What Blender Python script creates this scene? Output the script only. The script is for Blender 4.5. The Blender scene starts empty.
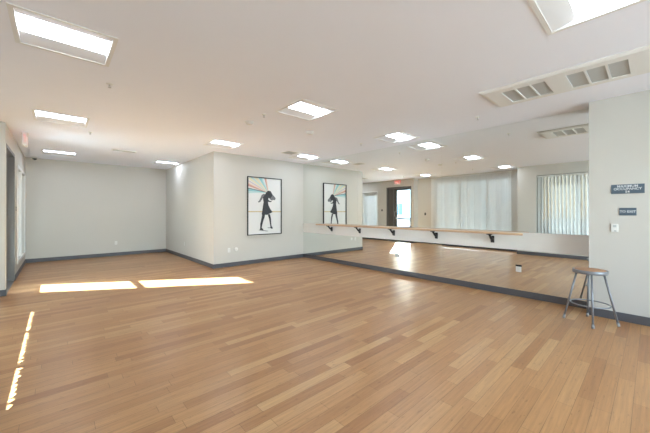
import bpy, bmesh, math, random
from mathutils import Vector, Matrix
random.seed(7)
PI = math.pi
scene = bpy.context.scene
COL = scene.collection

# ------------------------------------------------------------------ camera
cd = bpy.data.cameras.new('camera')
cam = bpy.data.objects.new('camera', cd)
COL.objects.link(cam)
scene.camera = cam
YAW = 0.7359
EYE = 1.45
cam.location = (0, 0, EYE)
cam.rotation_euler = (PI / 2, 0, -YAW)
cd.sensor_width = 36
cd.lens = 36 * 296.94 / 650
cd.shift_y = -4.48 / 650
cd.clip_start = 0.03
cd.clip_end = 300

# ------------------------------------------------------------------ world, sun, exposure
w = bpy.data.worlds.new('sky')
scene.world = w
w.use_nodes = True
nt = w.node_tree
bg = nt.nodes['Background']
sky = nt.nodes.new('ShaderNodeTexSky')
sky.sky_type = 'NISHITA'
sky.sun_disc = False
sky.sun_elevation = math.radians(25.5)
sky.sun_rotation = math.radians(-58)
sky.air_density = 1.0
sky.dust_density = 1.5
nt.links.new(sky.outputs[0], bg.inputs[0])
bg.inputs[1].default_value = 1.3

SUN_DIR = Vector((1.0, -0.60, -0.554)).normalized()
sl = bpy.data.lights.new('sun', 'SUN')
sl.energy = 72
sl.angle = math.radians(0.5)
sl.color = (0.80, 0.91, 1.0)
sun = bpy.data.objects.new('sun', sl)
COL.objects.link(sun)
sun.location = (-20, 14, 14)
sun.rotation_euler = SUN_DIR.to_track_quat('-Z', 'Y').to_euler()

LAMP = 8                       # emission of the ceiling troffers
al = bpy.data.lights.new('added_rear_fill', 'AREA')  # fill lamp added behind the camera to brighten the near room
al.shape = 'RECTANGLE'
al.size = 4.6
al.size_y = 2.0
al.energy = 178
al.color = (.86, .93, 1.0)
ao = bpy.data.objects.new('added_rear_fill', al)
COL.objects.link(ao)
ao.location = (2.6, -4.36, 1.75)
ao.rotation_euler = (-PI / 2, 0, PI)
scene.view_settings.view_transform = 'Standard'
scene.view_settings.look = 'None'
scene.view_settings.gamma = 1
scene.view_settings.use_curve_mapping = False
scene.view_settings.exposure = 1.17

# ------------------------------------------------------------------ helpers
def lin(r, g, b):
    def f(c):
        c /= 255
        return c / 12.92 if c <= .04045 else ((c + .055) / 1.055) ** 2.4
    return (f(r), f(g), f(b), 1)

def mat(name, rgb, rough=.5, metal=0, spec=.5, emit=None, estr=0, noise=0, nscale=20, bump=0, bscale=200, coat=0):
    m = bpy.data.materials.new(name)
    m.use_nodes = True
    n = m.node_tree.nodes
    l = m.node_tree.links
    p = n['Principled BSDF']
    c = lin(*rgb)
    p.inputs['Base Color'].default_value = c
    p.inputs['Roughness'].default_value = rough
    p.inputs['Metallic'].default_value = metal
    p.inputs['Specular IOR Level'].default_value = spec
    p.inputs['Coat Weight'].default_value = coat
    if emit:
        p.inputs['Emission Color'].default_value = lin(*emit)
        p.inputs['Emission Strength'].default_value = estr
    tc = n.new('ShaderNodeTexCoord')
    if noise:
        t = n.new('ShaderNodeTexNoise')
        t.inputs['Scale'].default_value = nscale
        t.inputs['Detail'].default_value = 4
        r = n.new('ShaderNodeMix')
        r.data_type = 'RGBA'
        r.inputs['A'].default_value = [x * (1 - noise) for x in c[:3]] + [1]
        r.inputs['B'].default_value = [min(1, x * (1 + noise)) for x in c[:3]] + [1]
        l.new(tc.outputs['Object'], t.inputs['Vector'])
        l.new(t.outputs['Fac'], r.inputs['Factor'])
        l.new(r.outputs['Result'], p.inputs['Base Color'])
    if bump:
        t = n.new('ShaderNodeTexNoise')
        t.inputs['Scale'].default_value = bscale
        b = n.new('ShaderNodeBump')
        b.inputs['Strength'].default_value = bump
        b.inputs['Distance'].default_value = .002
        l.new(tc.outputs['Object'], t.inputs['Vector'])
        l.new(t.outputs['Fac'], b.inputs['Height'])
        l.new(b.outputs['Normal'], p.inputs['Normal'])
    return m

class MB:
    def __init__(s):
        s.bm = bmesh.new()
        s.mi = 0
    def box(s, x0, x1, y0, y1, z0, z1, bevel=0):
        r = bmesh.ops.create_cube(s.bm, size=1)
        vs = r['verts']
        for v in vs:
            v.co = Vector(((x0 + x1) / 2 + v.co.x * (x1 - x0), (y0 + y1) / 2 + v.co.y * (y1 - y0), (z0 + z1) / 2 + v.co.z * (z1 - z0)))
        fs = set(f for v in vs for f in v.link_faces)
        for f in fs: f.material_index = s.mi
        if bevel:
            es = list(set(e for v in vs for e in v.link_edges))
            bmesh.ops.bevel(s.bm, geom=es, offset=bevel, segments=2, affect='EDGES', profile=.5)
        return s
    def poly(s, pts):
        f = s.bm.faces.new([s.bm.verts.new(p) for p in pts])
        f.material_index = s.mi
        return f
    def tube(s, pts, r, seg=12, cap=True):
        pts = [Vector(p) for p in pts]
        rs = r if isinstance(r, (list, tuple)) else [r] * len(pts)
        rings = []
        up = None
        for i, p in enumerate(pts):
            d = (pts[min(i + 1, len(pts) - 1)] - pts[max(i - 1, 0)]).normalized()
            if up is None:
                up = Vector((0, 0, 1)) if abs(d.z) < .9 else Vector((1, 0, 0))
            a = d.cross(up).normalized()
            b = a.cross(d).normalized()
            up = b
            rings.append([s.bm.verts.new(p + (a * math.cos(t) + b * math.sin(t)) * rs[i]) for t in [2 * PI * k / seg for k in range(seg)]])
        for i in range(len(rings) - 1):
            for k in range(seg):
                f = s.bm.faces.new((rings[i][k], rings[i][(k + 1) % seg], rings[i + 1][(k + 1) % seg], rings[i + 1][k]))
                f.smooth = True
                f.material_index = s.mi
        if cap:
            s.bm.faces.new(rings[0][::-1]).material_index = s.mi
            s.bm.faces.new(rings[-1]).material_index = s.mi
        return s
    def ring(s, c, R, r, seg=48, sub=10):
        c = Vector(c)
        vs = [[s.bm.verts.new(c + Vector(((R + r * math.cos(b)) * math.cos(a), (R + r * math.cos(b)) * math.sin(a), r * math.sin(b)))) for b in [2 * PI * j / sub for j in range(sub)]] for a in [2 * PI * i / seg for i in range(seg)]]
        for i in range(seg):
            for j in range(sub):
                f = s.bm.faces.new((vs[i][j], vs[(i + 1) % seg][j], vs[(i + 1) % seg][(j + 1) % sub], vs[i][(j + 1) % sub]))
                f.smooth = True
        return s
    def lathe(s, c, prof, seg=32, axis='Z', smooth=True):
        # prof: list of (radius, height)
        c = Vector(c)
        rings = []
        for (r, h) in prof:
            ring = []
            for k in range(seg):
                a = 2 * PI * k / seg
                v = Vector((r * math.cos(a), r * math.sin(a), h))
                if axis == 'X': v = Vector((v.z, v.x, v.y))
                if axis == 'Y': v = Vector((v.x, v.z, v.y))
                ring.append(s.bm.verts.new(c + v))
            rings.append(ring)
        for i in range(len(rings) - 1):
            for k in range(seg):
                f = s.bm.faces.new((rings[i][k], rings[i][(k + 1) % seg], rings[i + 1][(k + 1) % seg], rings[i + 1][k]))
                f.smooth = smooth
                f.material_index = s.mi
        s.bm.faces.new(rings[0][::-1]).material_index = s.mi
        s.bm.faces.new(rings[-1]).material_index = s.mi
        return s
    def build(s, name, mats, parent=None, merge=False, origin=None):
        if merge: bmesh.ops.remove_doubles(s.bm, verts=s.bm.verts, dist=1e-5)
        bmesh.ops.recalc_face_normals(s.bm, faces=s.bm.faces)
        if origin is not None:
            for v in s.bm.verts: v.co -= Vector(origin)
        me = bpy.data.meshes.new(name)
        s.bm.to_mesh(me)
        s.bm.free()
        for m in (mats if isinstance(mats, (list, tuple)) else [mats]): me.materials.append(m)
        o = bpy.data.objects.new(name, me)
        COL.objects.link(o)
        if origin is not None: o.location = origin
        if parent is not None:
            o.parent = parent
            o.location = Vector(o.location) - Vector(parent.get('_o', (0, 0, 0)))
        return o

def empty(name, loc):
    o = bpy.data.objects.new(name, None)
    o.empty_display_size = .1
    o.location = loc
    COL.objects.link(o)
    return o

def local(mb, name, m, parent, **k):
    """mesh authored in world coordinates, parented to an Empty that sits at parent.location"""
    bmesh.ops.translate(mb.bm, verts=mb.bm.verts, vec=-Vector(parent.location))
    return mb.build(name, m, None, **k) if False else _par(mb.build(name, m, None, **k), parent)

def _par(o, p):
    o.parent = p
    return o

def sub(mb, name, m, part, root):
    bmesh.ops.translate(mb.bm, verts=mb.bm.verts, vec=-Vector(root.location))
    return _par(mb.build(name, m), part)

def tag(o, label, cat, group=None):
    o['label'] = label
    o['category'] = cat
    if group: o['group'] = group
    return o

def struct(o):
    o['kind'] = 'structure'
    return o

def solid(name, m, xs, ys, zs, holes):
    """one closed mesh of grid cells minus the cells inside the holes"""
    X = sorted(set(list(xs) + [v for h in holes for v in (h[0], h[1]) if xs[0] < v < xs[1]]))
    Y = sorted(set(list(ys) + [v for h in holes for v in (h[2], h[3]) if ys[0] < v < ys[1]]))
    Z = sorted(set(list(zs) + [v for h in holes for v in (h[4], h[5]) if zs[0] < v < zs[1]]))
    def full(i, j, k):
        if not (0 <= i < len(X) - 1 and 0 <= j < len(Y) - 1 and 0 <= k < len(Z) - 1): return False
        x, y, z = (X[i] + X[i + 1]) / 2, (Y[j] + Y[j + 1]) / 2, (Z[k] + Z[k + 1]) / 2
        return not any(h[0] < x < h[1] and h[2] < y < h[3] and h[4] < z < h[5] for h in holes)
    mb = MB()
    for i in range(len(X) - 1):
        for j in range(len(Y) - 1):
            for k in range(len(Z) - 1):
                if not full(i, j, k): continue
                a, b, c, d, e, f = X[i], X[i + 1], Y[j], Y[j + 1], Z[k], Z[k + 1]
                if not full(i - 1, j, k): mb.poly([(a, c, e), (a, c, f), (a, d, f), (a, d, e)])
                if not full(i + 1, j, k): mb.poly([(b, c, e), (b, d, e), (b, d, f), (b, c, f)])
                if not full(i, j - 1, k): mb.poly([(a, c, e), (b, c, e), (b, c, f), (a, c, f)])
                if not full(i, j + 1, k): mb.poly([(a, d, e), (a, d, f), (b, d, f), (b, d, e)])
                if not full(i, j, k - 1): mb.poly([(a, c, e), (a, d, e), (b, d, e), (b, c, e)])
                if not full(i, j, k + 1): mb.poly([(a, c, f), (b, c, f), (b, d, f), (a, d, f)])
    return struct(mb.build(name, m, merge=True))

def text_mesh(s, size, ext=.0006):
    cu = bpy.data.curves.new('lettering', 'FONT')
    cu.body = s
    cu.size = size
    cu.align_x = 'CENTER'
    cu.align_y = 'CENTER'
    cu.extrude = ext
    cu.offset = size * .018
    o = bpy.data.objects.new('lettering', cu)
    COL.objects.link(o)
    bpy.context.view_layer.update()
    me = bpy.data.meshes.new_from_object(o.evaluated_get(bpy.context.evaluated_depsgraph_get()))
    bpy.data.objects.remove(o)
    return me

# ------------------------------------------------------------------ materials
M = {}
M['wall'] = mat('warm_white_wall_paint', (206, 203, 195), .6, bump=.15, bscale=150, noise=.012, nscale=2)
M['ceil'] = mat('white_ceiling_paint', (243, 246, 254), .75, bump=.12, bscale=120, noise=.012, nscale=2)
M['base'] = mat('charcoal_vinyl_baseboard', (88, 88, 92), .45, noise=.05)
M['white'] = mat('white_enamel', (232, 232, 228), .4)
M['board'] = mat('white_mounting_board', (226, 224, 218), .45, noise=.01, nscale=5)
M['grey_reflector'] = mat('matte_grey_reflector', (216, 214, 211), .6)
M['dark_metal'] = mat('dark_bronze_metal', (102, 99, 96), .45, metal=.2, noise=.05)
M['alu'] = mat('brushed_aluminium', (190, 192, 195), .3, metal=.9)
M['stool_metal'] = mat('grey_enamelled_steel', (132, 134, 138), .35, metal=.35, noise=.04)
M['black'] = mat('black_cast_metal', (22, 22, 24), .4, metal=.2)
M['frame_black'] = mat('black_picture_frame', (20, 20, 22), .35)
M['hardboard'] = mat('tan_hardboard', (172, 128, 92), .5, noise=.14, nscale=60)
M['rubber'] = mat('pale_grey_rubber', (150, 150, 150), .7)
M['sign'] = mat('slate_blue_sign', (84, 99, 112), .4, noise=.03)
M['letter'] = mat('white_lettering', (222, 226, 228), .5)
M['grille'] = mat('grey_air_filter_mesh', (188, 190, 187), .6, noise=.12, nscale=300)
M['slot'] = mat('dark_recess', (40, 40, 42), .7)
M['lamp'] = mat('led_diffuser', (250, 250, 250), .5, emit=(228, 238, 255), estr=LAMP)
M['exit_red'] = mat('lit_red_lettering', (230, 60, 50), .5, emit=(255, 60, 45), estr=.3)
M['exit_face'] = mat('lit_exit_sign_face', (240, 220, 214), .5, emit=(255, 130, 115), estr=.03)
M['glassdome'] = mat('smoked_dome', (18, 18, 20), .1)

def glass_mat(name, tint):
    m = bpy.data.materials.new(name)
    m.use_nodes = True
    n = m.node_tree.nodes
    l = m.node_tree.links
    n.clear()
    o = n.new('ShaderNodeOutputMaterial')
    mx = n.new('ShaderNodeMixShader')
    t = n.new('ShaderNodeBsdfTransparent')
    t.inputs[0].default_value = tint
    g = n.new('ShaderNodeBsdfGlossy')
    g.inputs['Roughness'].default_value = .0
    f = n.new('ShaderNodeFresnel')
    f.inputs[0].default_value = 1.45
    l.new(f.outputs[0], mx.inputs[0])
    l.new(t.outputs[0], mx.inputs[1])
    l.new(g.outputs[0], mx.inputs[2])
    l.new(mx.outputs[0], o.inputs[0])
    return m
M['glass'] = glass_mat('clear_window_glass', (.9, .95, .96, 1))
M['part_dimmed'] = glass_mat('added_part_dimming_glass', (.24, .25, .255, 1))  # made-up tint, weaker, dims the sun on the blind behind it
M['sun_dimmed'] = glass_mat('added_sun_dimming_glass', (.16, .168, .17, 1))  # made-up tint that keeps the sun from blowing out the blinds

def mirror_mat():
    m = bpy.data.materials.new('silvered_mirror')
    m.use_nodes = True
    p = m.node_tree.nodes['Principled BSDF']
    p.inputs['Base Color'].default_value = (.87, .895, .87, 1)
    p.inputs['Metallic'].default_value = 1
    p.inputs['Roughness'].default_value = 0.0
    return m
M['mirror'] = mirror_mat()

def vane_mat():
    m = bpy.data.materials.new('translucent_white_vanes')
    m.use_nodes = True
    n = m.node_tree.nodes
    l = m.node_tree.links
    n.clear()
    o = n.new('ShaderNodeOutputMaterial')
    mx = n.new('ShaderNodeMixShader')
    mx.inputs[0].default_value = .22
    d = n.new('ShaderNodeBsdfDiffuse')
    t = n.new('ShaderNodeBsdfTranslucent')
    c = n.new('ShaderNodeTexNoise')
    c.inputs['Scale'].default_value = 3
    tc = n.new('ShaderNodeTexCoord')
    r = n.new('ShaderNodeValToRGB')
    r.color_ramp.elements[0].color = (.74, .75, .735, 1)
    r.color_ramp.elements[1].color = (.80, .81, .79, 1)
    l.new(tc.outputs['Object'], c.inputs['Vector'])
    l.new(c.outputs['Fac'], r.inputs[0])
    l.new(r.outputs[0], d.inputs[0])
    l.new(r.outputs[0], t.inputs[0])
    l.new(d.outputs[0], mx.inputs[1])
    l.new(t.outputs[0], mx.inputs[2])
    l.new(mx.outputs[0], o.inputs[0])
    return m
M['vane'] = vane_mat()

def wood_mat(name, plank=True):
    m = bpy.data.materials.new(name)
    m.use_nodes = True
    n = m.node_tree.nodes
    l = m.node_tree.links
    p = n['Principled BSDF']
    tc = n.new('ShaderNodeTexCoord')
    br = n.new('ShaderNodeTexBrick')
    br.offset = 0
    br.offset_frequency = 2
    br.squash = 1
    br.inputs['Scale'].default_value = 1
    br.inputs['Brick Width'].default_value = .95
    br.inputs['Row Height'].default_value = .1
    br.inputs['Mortar Size'].default_value = .0018
    br.inputs['Mortar Smooth'].default_value = .3
    br.inputs['Bias'].default_value = 0
    br.inputs['Color1'].default_value = (0, 0, 0, 1)
    br.inputs['Color2'].default_value = (1, 1, 1, 1)
    br.inputs['Mortar'].default_value = (.5, .5, .5, 1)
    # every row of planks starts at its own random place
    sp = n.new('ShaderNodeSeparateXYZ')
    l.new(tc.outputs['Object'], sp.inputs[0])
    dv = n.new('ShaderNodeMath'); dv.operation = 'DIVIDE'; dv.inputs[1].default_value = .1
    l.new(sp.outputs['Y'], dv.inputs[0])
    fl = n.new('ShaderNodeMath'); fl.operation = 'FLOOR'
    l.new(dv.outputs[0], fl.inputs[0])
    wn = n.new('ShaderNodeTexWhiteNoise'); wn.noise_dimensions = '1D'
    l.new(fl.outputs[0], wn.inputs['W'])
    ad = n.new('ShaderNodeMath'); ad.operation = 'MULTIPLY_ADD'; ad.inputs[1].default_value = .95
    l.new(wn.outputs['Value'], ad.inputs[0]); l.new(sp.outputs['X'], ad.inputs[2])
    cb = n.new('ShaderNodeCombineXYZ')
    l.new(ad.outputs[0], cb.inputs['X']); l.new(sp.outputs['Y'], cb.inputs['Y'])
    l.new(cb.outputs[0], br.inputs['Vector'])
    rp = n.new('ShaderNodeValToRGB')
    e = rp.color_ramp.elements
    e[0].position = 0; e[0].color = lin(160, 112, 72)
    e[1].position = 1; e[1].color = lin(195, 154, 107)
    a = e.new(.25); a.color = lin(174, 127, 82)
    b = e.new(.75); b.color = lin(183, 137, 91)
    l.new(br.outputs['Color'], rp.inputs[0])
    # fine strand grain along the plank and bamboo knuckles
    mp = n.new('ShaderNodeMapping')
    mp.inputs['Scale'].default_value = (2.2, 55, 1)
    l.new(tc.outputs['Object'], mp.inputs[0])
    g = n.new('ShaderNodeTexNoise')
    g.inputs['Scale'].default_value = 1
    g.inputs['Detail'].default_value = 5
    g.inputs['Roughness'].default_value = .65
    l.new(mp.outputs[0], g.inputs['Vector'])
    mp2 = n.new('ShaderNodeMapping')
    mp2.inputs['Scale'].default_value = (14, 45, 1)
    l.new(tc.outputs['Object'], mp2.inputs[0])
    k = n.new('ShaderNodeTexNoise')
    k.inputs['Scale'].default_value = 1
    k.inputs['Detail'].default_value = 2
    l.new(mp2.outputs[0], k.inputs['Vector'])
    kr = n.new('ShaderNodeMapRange')
    kr.inputs['From Min'].default_value = .62
    kr.inputs['From Max'].default_value = .78
    kr.inputs['To Min'].default_value = 0
    kr.inputs['To Max'].default_value = .3
    l.new(k.outputs['Fac'], kr.inputs[0])
    gr = n.new('ShaderNodeMapRange')
    gr.inputs['From Min'].default_value = .3
    gr.inputs['From Max'].default_value = .7
    gr.inputs['To Min'].default_value = .80
    gr.inputs['To Max'].default_value = 1.13
    l.new(g.outputs['Fac'], gr.inputs[0])
    sb = n.new('ShaderNodeMath'); sb.operation = 'SUBTRACT'
    l.new(gr.outputs[0], sb.inputs[0]); l.new(kr.outputs[0], sb.inputs[1])
    mo = n.new('ShaderNodeMath'); mo.operation = 'MULTIPLY'; mo.inputs[1].default_value = .42
    l.new(br.outputs['Fac'], mo.inputs[0])
    sb2 = n.new('ShaderNodeMath'); sb2.operation = 'SUBTRACT'
    l.new(sb.outputs[0], sb2.inputs[0]); l.new(mo.outputs[0], sb2.inputs[1])
    mu = n.new('ShaderNodeVectorMath'); mu.operation = 'SCALE'
    l.new(rp.outputs[0], mu.inputs[0]); l.new(sb2.outputs[0], mu.inputs['Scale'])
    l.new(mu.outputs[0], p.inputs['Base Color'])
    rr = n.new('ShaderNodeMapRange')
    rr.inputs['To Min'].default_value = .24
    rr.inputs['To Max'].default_value = .40
    l.new(g.outputs['Fac'], rr.inputs[0])
    l.new(rr.outputs[0], p.inputs['Roughness'])
    bp = n.new('ShaderNodeBump')
    bp.inputs['Strength'].default_value = .18
    bp.inputs['Distance'].default_value = .001
    l.new(sb2.outputs[0], bp.inputs['Height'])
    l.new(bp.outputs[0], p.inputs['Normal'])
    return m
M['floor'] = wood_mat('bamboo_plank_floor')
M['rail_wood'] = mat('pale_maple', (205, 172, 138), .4, noise=.08, nscale=25)

# ------------------------------------------------------------------ dimensions
H = 3.0
XM = 5.887         # wall behind the mirrors
XS = 5.58          # wall with the signs
YP = 7.53          # wall with the picture
XC = 2.98          # alcove wall
YB = 11.94
XL = -0.65
XB = -1.0          # window bay
YR = -4.0
YJ = .607
BAY0, BAY1 = 3.22, 7.5
XN = -0.36         # near pier of the window wall

# ------------------------------------------------------------------ structure
solid('floor', M['floor'], (-1.25, 6.1), (YR - .2, 12.15), (-.12, 0), [])
LIGHTS = [(.07, 3.55), (.07, 6.62), (.07, 10.52), (2.85, .27), (2.85, 3.56), (2.85, 6.62), (2.60, 10.42),
                   (5.26, 3.58), (5.24, 6.62), (.07, .27),
          (.07, -2.8), (2.85, -2.8), (5.0, -2.8)]  # unseen rear row, added to brighten the near part of the room
hs = .325
solid('ceiling', M['ceil'], (-1.25, 6.1), (YR - .2, 12.15), (H, H + .25),
      [(x - hs, x + hs, y - hs, y + hs, H - 1, H + .1) for x, y in LIGHTS])
ZT = H
solid('wall_back', M['wall'], (XL, XC), (YB, YB + .2), (0, ZT), [])
solid('wall_alcove', M['wall'], (XC, XC + .2), (YP, YB + .2), (0, ZT), [])
solid('wall_picture', M['wall'], (XC + .2, XM + .2), (YP, YP + .2), (0, ZT), [])
solid('wall_mirror', M['wall'], (XM, XM + .2), (YJ, YP), (0, ZT), [])
solid('wall_sign', M['wall'], (XS, XM + .2), (YR, YJ), (0, ZT), [])
WD = (.3, 4.9, .75, 2.75)
solid('wall_rear', M['wall'], (XL - .45, XM + .2), (YR - .2, YR), (0, ZT), [(WD[0], WD[1], -9, 9, WD[2], WD[3])])
DY0, DY1, DZ = 7.64, 9.05, 2.66
WA = (9.65, 11.65, .35, 2.45)
WB = (3.62, 6.62, .404, 2.86)
WC = (.6, 2.66, .62, 2.66)
solid('wall_left', M['wall'], (XL - .45, XL), (BAY1, YB + .2), (0, ZT),
      [(-9, 9, DY0, DY1, -1, DZ), (-9, 9, WA[0], WA[1], WA[2], WA[3])])
solid('wall_bay', M['wall'], (XB - .2, XB), (BAY0, BAY1), (0, ZT), [(-9, 9, WB[0], WB[1], WB[2], WB[3])])
solid('wall_near', M['wall'], (XL - .45, XN), (YR, BAY0), (0, ZT), [(-9, 9, WC[0], WC[1], WC[2], WC[3])])

def baseboard(name, x0, x1, y0, y1):
    mb = MB()
    mb.box(x0, x1, y0, y1, .0005, .112, .0025)
    return struct(mb.build(name, M['base']))
T = .012
baseboard('baseboard_back', XL + T, XC - T, YB - T, YB)
baseboard('baseboard_alcove', XC - T, XC, YP - T, YB)
baseboard('baseboard_picture', XC, XM - T, YP - T, YP)
baseboard('baseboard_mirror', XM - T, XM, YJ + T, YP)
baseboard('baseboard_jog', XS - T, XM, YJ, YJ + T)
baseboard('baseboard_sign', XS - T, XS, YR + T, YJ)
baseboard('baseboard_left', XL, XL + T, DY1, YB)
baseboard('baseboard_pier', XL, XL + T, BAY1 - T, DY0)
baseboard('baseboard_pier_return', XB + T, XL, BAY1 - T, BAY1)
baseboard('baseboard_bay', XB, XB + T, BAY0 + T, BAY1 - T)
baseboard('baseboard_near', XN, XN + T, YR + T, BAY0 + T)
baseboard('baseboard_near_return', XB + T, XN, BAY0, BAY0 + T)
baseboard('baseboard_rear', XN, XS - T, YR, YR + T)

# windows: frame, mullions, glass; one root per window
def window(name, y0, y1, z0, z1, xf, cuts, m, trim=False, transom=None, pane='sun_dimmed'):
    r = struct(empty(name, (xf, (y0 + y1) / 2, z0)))
    mb = MB()
    t = .045
    x0, x1 = xf - .03, xf + .03
    mb.box(x0, x1, y0, y1, z1 - t, z1); mb.box(x0, x1, y0, y1, z0, z0 + t)
    mb.box(x0, x1, y0, y0 + t, z0 + t, z1 - t); mb.box(x0, x1, y1 - t, y1, z0 + t, z1 - t)
    for c in cuts: mb.box(x0, x1, c - .03, c + .03, z0 + t, z1 - t)
    local(mb, 'window_frame', m, r)
    e = [y0 + t] + [v for c in cuts for v in (c - .03, c + .03)] + [y1 - t]
    for k in range(0, len(e), 2):
        zs = z0 + t
        if transom:
            local(MB().box(xf - .004, xf + .004, e[k], e[k + 1], zs, transom), 'window_pane', M['glass'], r)  # clear strip added below the dimmed glass to pass the floor sun streak
            local(MB().box(x0 + .004, x1 - .004, e[k], e[k + 1], transom, transom + .03), 'added_transom_bar', m, r)  # added bar, parts the clear strip from the sun-dimming pane
            zs = transom + .03
        local(MB().box(xf - .004, xf + .004, e[k], e[k + 1], zs, z1 - t), 'window_pane', M[pane], r)
    if trim:
        c = MB(); a = .07
        X0, X1 = XL, XL + .018
        c.box(X0, X1, y0 - a, y1 + a, z1, z1 + a, .003); c.box(X0, X1, y0 - a, y1 + a, z0 - a, z0, .003)
        c.box(X0, X1, y0 - a, y0, z0, z1, .003); c.box(X0, X1, y1, y1 + a, z0, z1, .003)
        mid = (y0 + y1) / 2
        c.box(XL - .05, XL + .01, mid - .05, mid + .05, z0, z1, .003)
        local(c, 'window_casing', M['white'], r)
    return r
window('window_1', *WA, XL - .32, [(WA[0] + WA[1]) / 2], M['white'], trim=True, pane='part_dimmed')
window('window_2', *WB, XB - .12, [4.52, 5.6], M['white'], transom=.53)
window('window_3', *WC, XN - .3, [1.6], M['white'])
rw = struct(empty('added_rear_window', (2.6, YR - .1, WD[2])))  # unseen window added in the rear wall along with the fill lamp
mb = MB()
for a_, b_ in ((WD[0], WD[0] + .05), (1.81, 1.87), (3.33, 3.39), (WD[1] - .05, WD[1])): mb.box(a_, b_, YR - .13, YR - .07, WD[2], WD[3])
for a_, b_ in ((WD[2], WD[2] + .05), (WD[3] - .05, WD[3])): mb.box(WD[0], WD[1], YR - .128, YR - .072, a_, b_)
local(mb, 'window_frame', M['white'], rw)
for a_, b_ in ((WD[0] + .05, 1.81), (1.87, 3.33), (3.39, WD[1] - .05)):
    local(MB().box(a_, b_, YR - .104, YR - .096, WD[2] + .05, WD[3] - .05), 'window_pane', M['glass'], rw)

# door with its frame
def door():
    r = struct(empty('door_1', (XL - .2, (DY0 + DY1) / 2, 0)))
    f = MB()
    t = .05
    xa, xb = XL - .3, XL + .004
    f.box(xa, xb, DY0, DY0 + t, 0.001, DZ); f.box(xa, xb, DY1 - t, DY1, 0.001, DZ)
    f.box(xa, xb, DY0 + t, DY1 - t, DZ - .06, DZ)
    local(f, 'door_frame', M['dark_metal'], r)
    p = MB(); p.box(XL - .26, XL - .12, 8.72, DY1 - t, .001, DZ - .06, .004)
    local(p, 'fixed_panel', M['dark_metal'], r)
    y0, y1, z0, z1 = DY0 + t + .004, 8.716, .01, DZ - .064
    xd0, xd1 = -.875, -.83
    l = MB()
    gy0, gy1, gz0, gz1 = 7.80, 8.56, .34, 2.50
    l.box(xd0, xd1, y0, gy0, z0, z1, .003); l.box(xd0, xd1, gy1, y1, z0, z1, .003)
    l.box(xd0, xd1, gy0, gy1, z0, gz0, .003); l.box(xd0, xd1, gy0, gy1, gz1, z1, .003)
    local(l, 'door_leaf', M['dark_metal'], r)
    g = MB(); g.box(-.856, -.848, gy0, gy1, gz0, gz1)
    local(g, 'door_pane', M['glass'], r)
    b = MB(); b.box(-.826, -.78, gy0 - .06, gy1 + .06, 1.085, 1.15, .012)
    b.box(-.83, -.80, gy0 - .07, gy0 - .03, 1.07, 1.165, .004); b.box(-.83, -.80, gy1 + .03, gy1 + .07, 1.07, 1.165, .004)
    local(b, 'push_bar', M['alu'], r)
    h = MB()
    h.tube([(-.83, 8.64, 1.22), (-.77, 8.64, 1.22), (-.755, 8.64, 1.235), (-.755, 8.64, 1.43), (-.77, 8.64, 1.445), (-.83, 8.64, 1.445)], .011, 10)
    local(h, 'door_handle', M['alu'], r)
    s = MB(); s.box(XL - .45, XL, DY0, DY1, .0005, .009, .002)
    local(s, 'threshold', M['alu'], r)
door()

# mirrors in three bays above and below the mounting board
SEAMS = [YJ + .014, 2.91, 5.21, YP - .002]
mn = 0
def mirror_panel(y0, y1, z0, z1, label, tilt=0):
    o = MB().box(-.003, .003, -(y1 - y0) / 2 + .0008, (y1 - y0) / 2 - .0008, -(z1 - z0) / 2, (z1 - z0) / 2)
    ob = o.build('wall_mirror_glass', M['mirror'])
    ob.location = (XM - .0095, (y0 + y1) / 2, (z0 + z1) / 2)
    ob.rotation_euler = (0, tilt, 0)
    tag(ob, label, 'mirror', 'wall mirror panels')
upl = ['tall upper mirror panel nearest the signs and stool, above the white board',
       'middle tall upper mirror panel above the white mounting board',
       'tall upper mirror panel in the corner beside the framed picture']
lol = ['low mirror panel nearest the metal stool, under the white board',
       'middle low mirror panel under the white board, reflecting the doorway glare on the floor',
       'low mirror panel in the corner under the far end of the barre']
for k in range(3):
    mirror_panel(SEAMS[k], SEAMS[k + 1], 1.104, H - .004, upl[k], (-.0026, -.0015, -.0005)[k])
    mirror_panel(SEAMS[k], SEAMS[k + 1], .115, .798, lol[k], (.0025, 0, 0)[k])

# ------------------------------------------------------------------ barre and its board
b = MB().box(XM - .022, XM - .0005, YJ + .014, YP - .002, .80, 1.10, .002)
tag(b.build('mounting_board', M['board']), 'long white horizontal board between upper and lower mirrors, behind the barre', 'board')
BX, BZ = 5.70, 1.083
r = tag(empty('ballet_barre', (BX, 4.06, BZ)), 'long round pale wooden ballet barre on black brackets along the mirror wall', 'ballet barre')
mb = MB().tube([(BX, 1.44, BZ), (BX, 1.446, BZ)] + [(BX, 1.446 + k * .5, BZ) for k in range(1, 10)] + [(BX, 6.684, BZ), (BX, 6.69, BZ)], [.019] + [.022] * 11 + [.019], 20)
local(mb, 'rail', M['rail_wood'], r)
for by in (1.95, 3.02, 4.07, 5.12, 6.18):
    mb = MB()
    mb.box(BX - .022, BX + .022, by - .042, by + .042, BZ - .036, BZ - .0225, .003)      # saddle
    pts = []
    for k in range(9):
        t = k / 8
        pts.append((BX + .004 + t * .135, by, BZ - .034 - .085 * math.sin(t * PI / 2) ** 1.4))
    mb.tube(pts, [.019 + .007 * k / 8 for k in range(9)], 12)
    mb.box(XM - .038, XM - .022, by - .03, by + .03, BZ - .185, BZ - .06, .005)        # wall plate
    mb.box(XM - .065, XM - .038, by - .022, by + .022, BZ - .165, BZ - .085, .006)
    local(mb, 'bracket', M['black'], r)

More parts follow.
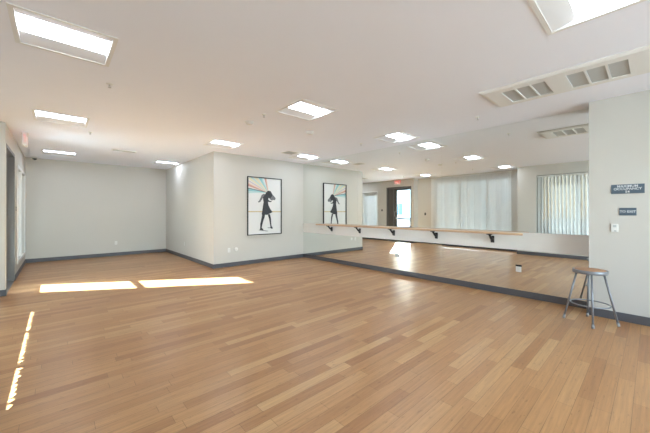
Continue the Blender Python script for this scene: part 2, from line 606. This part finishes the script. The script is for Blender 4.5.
# ------------------------------------------------------------------ ceiling troffers
def troffer():
    r = empty('ceiling_light', (0, 0, H))
    o = .31
    mb = MB()
    for (x0, x1, y0, y1) in ((-.345, .345, -.345, -o), (-.345, .345, o, .345), (-.345, -o, -o, o), (o, .345, -o, o)):
        mb.box(x0, x1, y0, y1, -.006, -.0006)
    _par(mb.build('bezel', M['white']), r)
    d = .036
    p = .15
    mb = MB()
    mb.poly([(-o, -o, -.003), (o, -o, -.003), (o, -p, d), (-o, -p, d)])
    mb.poly([(-o, o, -.003), (o, o, -.003), (o, p, d), (-o, p, d)])
    for s in (-1, 1): mb.poly([(s * o, -o, -.003), (s * o, o, -.003), (s * o, p, d), (s * o, -p, d)])
    mb.box(-.318, .318, -.318, .318, d + .003, d + .03)
    _par(mb.build('reflector', M['grey_reflector']), r)
    mb = MB()
    N = 10
    prev = None
    for k in range(N + 1):
        t = -1 + 2 * k / N
        y = t * p
        z = d - .001 - .006 * (1 - t * t)
        cur = [(-o + .002, y, z), (o - .002, y, z)]
        if prev: mb.poly([prev[0], prev[1], cur[1], cur[0]]).smooth = True
        prev = cur
    _par(mb.build('diffuser', M['lamp'], merge=True), r)
    return r
def clone(o, loc):
    c = o.copy(); COL.objects.link(c); c.location = loc
    for ch in o.children:
        k = ch.copy(); COL.objects.link(k); k.parent = c
        for g in ch.children:
            q = g.copy(); COL.objects.link(q); q.parent = k
    return c
t0 = troffer()
LL = ['large square recessed ceiling light at the upper left, nearest the camera on that side',
      'square recessed ceiling light second in the left row, before the exit sign',
      'small far ceiling light near the back wall on the left, by the dome camera',
      'square recessed ceiling light cut off by the top edge, beside the air conditioner',
      'square recessed ceiling light in the centre of the ceiling beside two smoke detectors',
      'square recessed ceiling light just in front of the alcove corner',
      'small far ceiling light against the alcove wall near the back wall',
      'square recessed ceiling light in the right row, near the middle of the mirrors',
      'square recessed ceiling light in front of the framed picture by the mirror corner',
      'square recessed ceiling light on the left above the camera position',
      'unseen square ceiling light added at the rear left to brighten the near room', 'unseen square ceiling light added at the rear middle to brighten the near room', 'unseen square ceiling light added at the rear right to brighten the near room']
for k, (x, y) in enumerate(LIGHTS):
    o = t0 if k == 0 else clone(t0, (x, y, H))
    o.location = (x, y, H)
    tag(o, LL[k], 'ceiling light', 'square recessed ceiling lights')

# ------------------------------------------------------------------ vertical blinds
def blind(name, x, y0, y1, z0, z1, label, ang=28, pitch=.087, jit=17):
    r = tag(empty(name, (x, (y0 + y1) / 2, z0)), label, 'blind')
    mb = MB().box(x - .028, x + .028, y0 - .01, y1 + .01, z1 + .004, z1 + .05, .004)
    local(mb, 'head_rail', M['white'], r)
    v = MB()
    n = int((y1 - y0) / pitch)
    for k in range(n):
        yc = y0 + (k + .5) * (y1 - y0) / n
        a = math.radians(ang + random.uniform(-jit, jit))
        wv = .092
        dz = random.uniform(-.004, .004)
        pr = None
        for q in range(5):
            s = (q / 4 - .5) * wv
            c = .006 * (1 - (2 * q / 4 - 1) ** 2)
            px = x + s * math.sin(a) + c * math.cos(a)
            py = yc + s * math.cos(a) - c * math.sin(a)
            cur = [(px, py, z0 + dz), (px, py, z1)]
            if pr: v.poly([pr[0], cur[0], cur[1], pr[1]]).smooth = True
            pr = cur
        v.poly  # noqa
    local(v, 'vanes', M['vane'], r, merge=True)
    return r
blind('vertical_blind', -.925, 3.57, 6.78, .374, 2.925, 'widest white vertical blind, reaching the ceiling in the window bay, seen in the mirror')
blind('vertical_blind', XN - .07, WC[0] + .03, WC[1] - .03, WC[2] + .02, WC[3] - .07, 'white vertical blind in the separate window reflected at the right end of the mirror', ang=38, pitch=.094, jit=0)
blind('vertical_blind', XL - .17, WA[0] + .03, WA[1] - .03, WA[2] + .02, WA[3] - .07, 'white vertical blind in the window beyond the glass door, by the back wall', ang=10)

# ------------------------------------------------------------------ framed picture
AX0, AX1, AZ0, AZ1 = 3.91, 5.03, .80, 2.44
ar = tag(empty('framed_picture', ((AX0 + AX1) / 2, YP, AZ0)), 'tall black-framed print of a dark silhouetted dancer under coloured light rays on the wall', 'picture')
mb = MB()
fw = .022
yf0, yf1 = YP - .045, YP - .001
mb.box(AX0, AX1, yf0, yf1, AZ1 - fw, AZ1, .002); mb.box(AX0, AX1, yf0, yf1, AZ0, AZ0 + fw, .002)
mb.box(AX0, AX0 + fw, yf0, yf1, AZ0 + fw, AZ1 - fw, .002); mb.box(AX1 - fw, AX1, yf0, yf1, AZ0 + fw, AZ1 - fw, .002)
local(mb, 'frame', M['frame_black'], ar)
pm = [mat('print_paper', (228, 228, 226), .5), mat('print_ink_charcoal', (52, 54, 60), .6, noise=.5, nscale=35),
      mat('print_gold', (206, 184, 142), .5), mat('print_teal', (150, 200, 204), .5), mat('print_cream', (228, 220, 188), .5),
      mat('print_pink', (206, 160, 148), .5), mat('print_peach', (228, 208, 190), .5), mat('print_grey_ink', (112, 114, 118), .6, noise=.4, nscale=40),
      mat('print_aqua', (194, 218, 216), .5), mat('print_lilac', (204, 194, 204), .5)]
pr = MB()
PW, PH = AX1 - AX0, AZ1 - AZ0
lay = [0]
def shape(pts, mi):
    """pts in picture units: u 0..1 rightwards, v 0..1 downwards"""
    lay[0] += 1
    y = YP - .0165 - lay[0] * .00022
    pr.mi = mi
    pr.poly([(AX0 + u * PW, y, AZ1 - v * PH) for u, v in pts])
pr.mi = 0
pr.box(AX0 + fw, AX1 - fw, YP - .0165, YP - .003, AZ0 + fw, AZ1 - fw)
fu, fv = fw / PW + .001, fw / PH + .001
cx, cyv = .60, .265
left = [(.105, 9, ), (.15, 5), (.19, 6), (.225, 5), (.262, 3), (.305, 8), (.345, 8)]
rays = [((fu, .285), (fu, .245), 8), ((fu, .245), (fu, .205), 3), ((fu, .205), (fu, .192), 7), ((fu, .165), (fu, .125), 5),
        ((fu, .125), (fu, .10), 6), ((fu, .085), (fu, .06), 9), ((fu, .04), (.08, fv), 4), ((.08, fv), (.16, fv), 8), ((.18, fv), (.28, fv), 4),
        ((.31, fv), (.40, fv), 3), ((.40, fv), (.44, fv), 8), ((.475, fv), (.53, fv), 5), ((.53, fv), (.55, fv), 6)]
for a_, b_, mi in rays: shape([(cx - .012, cyv), a_, b_, (cx + .012, cyv - .01)], mi)
shape([(fu, .588), (1 - fu, .588), (1 - fu, .606), (fu, .606)], 2)
# dancer: hair, torso, arms, skirt, legs, shoes and cast shadow
shape([(.62, .26), (.70, .275), (.77, .32), (.82, .355), (.80, .39), (.74, .385), (.70, .40), (.64, .375), (.60, .33)], 7)
shape([(.55, .245), (.60, .225), (.66, .232), (.70, .265), (.72, .30), (.68, .345), (.63, .36), (.58, .345), (.52, .32), (.50, .29)], 1)
shape([(.50, .29), (.55, .275), (.60, .33), (.60, .37), (.585, .43), (.60, .485), (.44, .485), (.455, .43), (.435, .36), (.44, .315)], 1)
shape([(.50, .29), (.46, .285), (.40, .305), (.37, .35), (.33, .405), (.29, .425), (.31, .44), (.36, .43), (.41, .38), (.45, .34)], 7)
shape([(.585, .385), (.64, .405), (.70, .41), (.69, .425), (.62, .428), (.575, .415)], 1)
shape([(.44, .48), (.60, .48), (.655, .55), (.725, .605), (.66, .625), (.60, .64), (.55, .655), (.48, .648), (.40, .645), (.42, .57)], 1)
shape([(.415, .64), (.50, .64), (.48, .70), (.445, .76), (.415, .83), (.40, .885), (.355, .885), (.36, .81), (.39, .73)], 1)
shape([(.575, .645), (.645, .64), (.675, .72), (.68, .80), (.695, .865), (.66, .875), (.64, .80), (.615, .72)], 1)
shape([(.355, .88), (.40, .88), (.45, .905), (.44, .92), (.34, .915)], 1)
shape([(.66, .868), (.70, .86), (.735, .895), (.70, .905), (.645, .885)], 1)
shape([(.30, .918), (.38, .912), (.60, .94), (.56, .945), (.40, .93)], 7)
shape([(.56, .875), (.66, .88), (.66, .89), (.60, .89)], 7)
local(pr, 'print', pm, ar)

# ------------------------------------------------------------------ stool
SX, SY = 5.208, .555
st = tag(empty('stool', (SX, SY, 0)), 'round metal stool with tan hardboard seat standing by the signed wall', 'stool')
SH = .693
mb = MB().lathe((SX, SY, 0), [(.158, SH - .044), (.176, SH - .044), (.181, SH - .038), (.181, SH - .006), (.176, SH), (.162, SH), (.160, SH - .003)], 48)
local(mb, 'seat_rim', M['stool_metal'], st)
mb = MB().lathe((SX, SY, 0), [(.1585, SH - .003), (.1585, SH + .001), (.155, SH + .003), (.10, SH + .003)], 48)
local(mb, 'seat_panel', M['hardboard'], st)
tops = []
for k in range(4):
    a = math.radians(12 + 90 * k)
    ca, sa = math.cos(a), math.sin(a)
    top = Vector((SX + .135 * ca, SY + .135 * sa, SH - .046))
    bot = Vector((SX + .268 * ca, SY + .268 * sa, .022))
    g = MB().tube([top, bot], .0115, 14)
    lg = local(g, 'leg', M['stool_metal'], st)
    d = (bot - top).normalized()
    g = MB().tube([bot - d * .03, bot + Vector((0, 0, -.0205)) + Vector((.0035 * ca, .0035 * sa, 0))], [.0145, .0155], 14)
    sub(g, 'foot_cap', M['rubber'], lg, st)
zr = .245
rr = .135 + (.133) * ((SH - .046 - zr) / (SH - .068)) - .020
local(MB().ring((SX, SY, zr), rr, .0085), 'foot_ring', M['stool_metal'], st)

# ------------------------------------------------------------------ signs, switch, outlets
def sign(y, z, wd, ht, lines, name, label):
    r = tag(empty(name, (XS, y, z)), label, 'sign')
    mb = MB().box(XS - .008, XS - .0006, y - wd / 2, y + wd / 2, z - ht / 2, z + ht / 2, .0015)
    local(mb, 'plate', M['sign'], r)
    for (s, dz, size) in lines:
        me = text_mesh(s, size)
        me.materials.clear(); me.materials.append(M['letter'])
        # text faces -X and reads along -Y for someone looking towards +X
        me.transform(Matrix(((0, 0, -1, 0), (-1, 0, 0, 0), (0, 1, 0, 0), (0, 0, 0, 1))))
        o = bpy.data.objects.new('lettering', me); COL.objects.link(o)
        o.parent = r; o.location = (-.0088, 0, dz)
sign(.225, 1.755, .31, .122, [('MAXIMUM', .036, .042), ('OCCUPANCY', .0, .042), ('54', -.038, .041)], 'room_sign', 'slate blue wall sign reading MAXIMUM OCCUPANCY, the larger upper one')
sign(.222, 1.455, .16, .10, [('TO EXIT', 0, .040)], 'room_sign', 'smaller slate blue wall sign reading TO EXIT')

r = tag(empty('thermostat', (XS, .345, 1.235)), 'small white square wall control below the signs', 'wall control')
local(MB().box(XS - .014, XS - .0006, .31, .38, 1.18, 1.29, .004), 'cover', M['white'], r)
local(MB().box(XS - .017, XS - .0142, .328, .362, 1.245, 1.275, .001), 'screen', mat('pale_grey_screen', (190, 196, 196), .3), r)
local(MB().box(XS - .016, XS - .0142, .328, .350, 1.193, 1.199, .0003), 'button_strip', M['slot'], r)

def plate_on_y(x, z, y, name, label, round_=False):          # faces -Y
    r = tag(empty(name, (x, y, z)), label, 'outlet')
    if round_:
        local(MB().lathe((x, y - .0006, z), [(.052, 0), (.052, -.007), (.046, -.011), (.02, -.012)], 32, 'Y'), 'cover', M['white'], r)
        local(MB().lathe((x, y - .0128, z), [(.017, 0), (.017, -.005), (.012, -.006)], 20, 'Y'), 'socket', M['board'], r)
    else:
        local(MB().box(x - .036, x + .036, y - .007, y - .0006, z - .058, z + .058, .003), 'cover', M['white'], r)
        for dz in (-.021, .021):
            s = local(MB().box(x - .017, x + .017, y - .009, y - .0072, z + dz - .014, z + dz + .014, .0008), 'socket', M['board'], r)
            q = MB()
            for dx in (-.006, .006): q.box(x + dx - .0012, x + dx + .0012, y - .0096, y - .0091, z + dz - .004, z + dz + .006)
            sub(q, 'slots', M['slot'], s, r)
plate_on_y(3.39, .44, YP, 'wall_outlet', 'white rectangular outlet cover low on the picture wall near the alcove corner')
plate_on_y(3.59, .45, YP, 'wall_outlet', 'round white outlet cover low on the picture wall, left below the picture', True)
plate_on_y(1.47, .43, YB, 'wall_outlet', 'white outlet cover low on the far back wall')

def plate_on_x(x, y, z, name, label, w_=.072, h_=.116, facing=-1, m='white', cat='outlet', slots=True):
    r = tag(empty(name, (x, y, z)), label, cat)
    a, b_ = sorted((x + facing * .0006, x + facing * .007))
    local(MB().box(a, b_, y - w_ / 2, y + w_ / 2, z - h_ / 2, z + h_ / 2, .002), 'cover', M[m], r)
    if slots:
        for dz in (-.021, .021):
            a, b_ = sorted((x + facing * .0072, x + facing * .009))
            s = local(MB().box(a, b_, y - .017, y + .017, z + dz - .014, z + dz + .014, .0008), 'socket', M['board'], r)
            q = MB()
            a, b_ = sorted((x + facing * .0091, x + facing * .0096))
            for dy in (-.006, .006): q.box(a, b_, y + dy - .0012, y + dy + .0012, z + dz - .004, z + dz + .006)
            sub(q, 'slots', M['slot'], s, r)
    return r
plate_on_x(XC, 9.84, .46, 'wall_outlet', 'white outlet cover low on the alcove side wall')
XMF = XM - .0136
p = plate_on_x(XMF, 1.545, .47, 'mirror_outlet', 'white outlet with dark cutout above it, set in the low mirror near the stool', .08, .09, slots=False)
local(MB().box(XMF - .004, XMF - .0006, 1.50, 1.59, .517, .545, .0008), 'cutout', M['slot'], p)
local(MB().box(XMF - .0095, XMF - .0072, 1.525, 1.565, .445, .495, .0008), 'socket', M['board'], p)
p = plate_on_x(XMF, 4.0, .45, 'mirror_outlet', 'white outlet in the glare of the middle low mirror panel', .08, .10, slots=False)
q = MB().lathe((XMF - .0072, 4.0, .45), [(.03, 0), (.03, -.002), (.022, -.0025)], 24, 'X')
local(q, 'socket', M['board'], p)
local(MB().box(XMF - .004, XMF - .0006, 3.945, 3.957, .41, .49, .0008), 'cutout', M['slot'], p)

p = plate_on_x(XL, 9.33, 1.52, 'card_reader', 'small black card reader beside the glass door', .09, .09, 1, 'black', 'card reader', slots=False)
local(MB().lathe((XL + .0074, 9.33, 1.52), [(.018, 0), (.018, .004), (.012, .005)], 20, 'X'), 'button', M['alu'], p)
p = plate_on_x(XB, 7.12, 1.34, 'wall_switch', 'small brown wall switch between the window bay blind and the door pier', .075, .12, 1, 'black', 'wall switch', slots=False)
local(MB().box(XB + .0072, XB + .012, 7.105, 7.135, 1.31, 1.37, .001), 'rocker', M['dark_metal'], p)

# ------------------------------------------------------------------ exit sign
EX, EY = -.45, 8.27
e = tag(empty('exit_sign', (EX, EY, H)), 'white ceiling-hung exit sign with lit red letters in front of the glass door', 'exit sign')
local(MB().box(EX - .05, EX + .05, EY - .11, EY + .11, H - .022, H - .0006, .005), 'canopy', M['white'], e)
mb = MB().box(EX - .006, EX + .006, EY - .165, EY + .165, H - .25, H - .0225)
for s_ in (-1, 1):
    a, b_ = sorted((EX + s_ * .006, EX + s_ * .030))
    for (ya, yb, za, zb) in ((-.165, .165, -.25, -.238), (-.165, .165, -.0345, -.0225), (-.165, -.152, -.238, -.0345), (.152, .165, -.238, -.0345)):
        mb.box(a, b_, EY + ya, EY + yb, H + za, H + zb, .002)
local(mb, 'housing', M['white'], e)
for s_ in (-1, 1):
    a, b_ = sorted((EX + s_ * .0061, EX + s_ * .0070))
    local(MB().box(a, b_, EY - .151, EY + .151, H - .237, H - .0355), 'face', M['exit_face'], e)
    me = text_mesh('EXIT', .19, .0008)
    me.materials.clear(); me.materials.append(M['exit_red'])
    if s_ > 0: me.transform(Matrix(((0, 0, 1, 0), (1, 0, 0, 0), (0, 1, 0, 0), (0, 0, 0, 1))))
    else: me.transform(Matrix(((0, 0, -1, 0), (-1, 0, 0, 0), (0, 1, 0, 0), (0, 0, 0, 1))))
    o = bpy.data.objects.new('lettering', me); COL.objects.link(o)
    o.parent = e; o.location = (s_ * .0079, 0, -.137)

# ------------------------------------------------------------------ small ceiling fittings
c = tag(empty('dome_camera', (-.45, 11.75, H)), 'small dark dome security camera on the ceiling near the back wall', 'security camera')
local(MB().lathe((-.45, 11.75, H - .0006), [(.065, 0), (.065, -.02), (.055, -.03)], 28), 'mount', M['white'], c)
local(MB().lathe((-.45, 11.75, H - .031), [(.05, 0), (.049, -.015), (.04, -.033), (.024, -.045), (.006, -.05)], 28), 'dome', M['glassdome'], c)

SP = [(.48, 4.41, 'small sprinkler head on the left part of the ceiling, beyond the nearest light'),
      (.49, 7.32, 'small sprinkler head on the ceiling towards the alcove, beyond the second left light'),
      (2.45, 4.15, 'small sprinkler head on the ceiling just behind the centre light'),
      (5.11, 4.43, 'small sprinkler head on the ceiling by the mirrors, beyond the right row light'),
      (5.10, 1.92, 'small sprinkler head on the ceiling by the end of the air conditioner')]
s0 = None
for x, y, lb in SP:
    if s0 is None:
        s0 = empty('sprinkler_head', (x, y, H))
        _par(MB().lathe((0, 0, -.0006), [(.036, 0), (.036, -.004), (.028, -.008), (.012, -.009)], 24).build('escutcheon', M['white']), s0)
        k = MB().tube([(0, 0, -.009), (0, 0, -.03)], .006, 8)
        k.tube([(-.012, 0, -.012), (-.014, 0, -.03), (0, 0, -.044)], .0022, 6)
        k.tube([(.012, 0, -.012), (.014, 0, -.03), (0, 0, -.044)], .0022, 6)
        k.lathe((0, 0, -.044), [(.017, 0), (.018, -.002)], 16)
        _par(k.build('nozzle', M['alu']), s0)
        o = s0
    else:
        o = clone(s0, (x, y, H))
    tag(o, lb, 'sprinkler', 'ceiling sprinklers')
SD = [(2.46, 4.66, 'round white smoke detector behind the centre ceiling light, on the left'),
      (3.65, 4.46, 'round white smoke detector on the ceiling right of the centre light')]
d0 = None
for x, y, lb in SD:
    if d0 is None:
        d0 = empty('smoke_detector', (x, y, H))
        _par(MB().lathe((0, 0, -.0006), [(.075, 0), (.075, -.012), (.068, -.016)], 32).build('base', M['white']), d0)
        _par(MB().lathe((0, 0, -.0168), [(.058, 0), (.06, -.008), (.052, -.024), (.03, -.03)], 32).build('sensor', M['board']), d0)
        o = d0
    else: o = clone(d0, (x, y, H))
    tag(o, lb, 'smoke detector', 'smoke detectors')

def vent(x, y, w_, d_, label, n):
    r = tag(empty('air_vent', (x, y, H)), label, 'air vent')
    mb = MB()
    t = .022
    z0, z1 = H - .009, H - .0006
    mb.box(x - w_, x + w_, y - d_, y - d_ + t, z0, z1); mb.box(x - w_, x + w_, y + d_ - t, y + d_, z0, z1)
    mb.box(x - w_, x - w_ + t, y - d_ + t, y + d_ - t, z0, z1); mb.box(x + w_ - t, x + w_, y - d_ + t, y + d_ - t, z0, z1)
    local(mb, 'frame', M['white'], r)
    local(MB().box(x - w_ + t, x + w_ - t, y - d_ + t, y + d_ - t, H - .002, H - .0006), 'backing', M['slot'], r)
    s = MB()
    for k in range(n):
        yy = y - d_ + t + (k + .5) * (2 * d_ - 2 * t) / n
        s.poly([(x - w_ + t, yy - .007, H - .0028), (x + w_ - t, yy - .007, H - .0028), (x + w_ - t, yy + .006, H - .0088), (x - w_ + t, yy + .006, H - .0088)])
    local(s, 'louvres', M['grille'], r)
vent(1.28, 9.0, .26, .11, 'rectangular louvred air vent in the alcove ceiling', 7)
vent(4.52, 6.36, .17, .17, 'square louvred air vent in the ceiling beside the light near the picture', 12)

# ------------------------------------------------------------------ air conditioner cassette
a = tag(empty('air_conditioner', (4.46, .74, H)), 'long white ceiling cassette air conditioner with grey grilles above the stool', 'air conditioner')
x0, x1, y0, y1 = 4.07, 4.82, -.03, 1.52
gx0, gx1 = 4.215, 4.70
gr = [(1.16, 1.30), (1.003, 1.143), (.846, .986), (.505, .655), (.335, .485), (.165, .315)]
def cassette():
    """shallow convex panel: a bevelled skirt round a flat tray with six rectangular openings"""
    mb = MB()
    z_top, z_lip, z_face = H - .0008, H - .012, H - .030
    inx = .07; iny = .12
    A = [(x0, y0), (x1, y0), (x1, y1), (x0, y1)]
    B = [(x0 + .03, y0 + .05), (x1 - .03, y0 + .05), (x1 - .03, y1 - .05), (x0 + .03, y1 - .05)]
    def ringf(P, zp, Q, zq):
        for i in range(4):
            j = (i + 1) % 4
            mb.poly([(P[i][0], P[i][1], zp), (P[j][0], P[j][1], zp), (Q[j][0], Q[j][1], zq), (Q[i][0], Q[i][1], zq)])
    ringf(A, z_top, A, z_lip)
    ringf(A, z_lip, B, z_face)
    xs = [B[0][0], gx0, gx1, B[1][0]]
    ys = sorted([B[0][1], B[2][1]] + [v for g in gr for v in g])
    for i in range(3):
        for j in range(len(ys) - 1):
            ym = (ys[j] + ys[j + 1]) / 2
            if i == 1 and any(g[0] < ym < g[1] for g in gr): continue
            mb.poly([(xs[i], ys[j], z_face), (xs[i + 1], ys[j], z_face), (xs[i + 1], ys[j + 1], z_face), (xs[i], ys[j + 1], z_face)])
    for g in gr:
        P = [(gx0, g[0]), (gx1, g[0]), (gx1, g[1]), (gx0, g[1])]
        ringf(P, z_face, P, z_face + .012)
    return mb
local(cassette(), 'panel', M['white'], a, merge=True)
for g in gr:
    mb = MB().box(gx0 + .002, gx1 - .002, g[0] + .002, g[1] - .002, H - .020, H - .012)
    local(mb, 'grille', M['grille'], a)

# ------------------------------------------------------------------ outside, beyond the glass door
mb = MB().box(-60, -1.25, -30, 60, -.3, -.13)
struct(mb.build('ground', mat('pale_concrete_ground', (196, 192, 184), .8, noise=.08, nscale=1.5)))
cn = MB().box(-1.98, -1.101, 6.9, 9.9, 2.75, 2.9, .01)  # added out of view, sized to end the door's sun patch on the floor
tag(cn.build('added_sun_canopy', M['dark_metal']), 'unseen flat canopy added outside above the glass door to cut off the sun', 'canopy')
bd = tag(empty('apartment_building', (-26, 24, -.13)), 'pale building across the way seen through the glass door in the mirror', 'building')
facade = mat('pale_blue_grey_stucco', (214, 220, 226), .8, noise=.04, nscale=1)
local(MB().box(-30, -22, 12, 36, -.13, 7.2), 'walls', facade, bd)
local(MB().box(-30.3, -21.7, 11.7, 36.3, 7.2, 7.5), 'roof', M['white'], bd)
wf = mat('blue_grey_glazing', (92, 120, 148), .15)
for yy in (14, 17, 20, 22.6, 25, 28, 31, 34):
    for zz in (.9, 4.1):
        f = MB().box(-21.99, -21.93, yy - .65, yy + .65, zz, zz + 1.7, .01)
        fo = local(f, 'window', M['white'], bd)
        g = MB().box(-21.925, -21.90, yy - .55, yy - .04, zz + .1, zz + 1.6); g.box(-21.925, -21.90, yy + .04, yy + .55, zz + .1, zz + 1.6)
        sub(g, 'pane', wf, fo, bd)
rl = tag(empty('walkway_railing', (-3.2, 9.5, -.13)), 'dark metal railing outside the glass door', 'railing')
mb = MB()
for z in (.15, .98): mb.box(-3.23, -3.19, 6.5, 13.5, z, z + .04)
local(mb, 'rails', M['dark_metal'], rl)
for k in range(6):
    y = 6.52 + k * 1.39
    local(MB().box(-3.235, -3.185, y - .02, y + .03, -.13, 1.03), 'post', M['dark_metal'], rl)
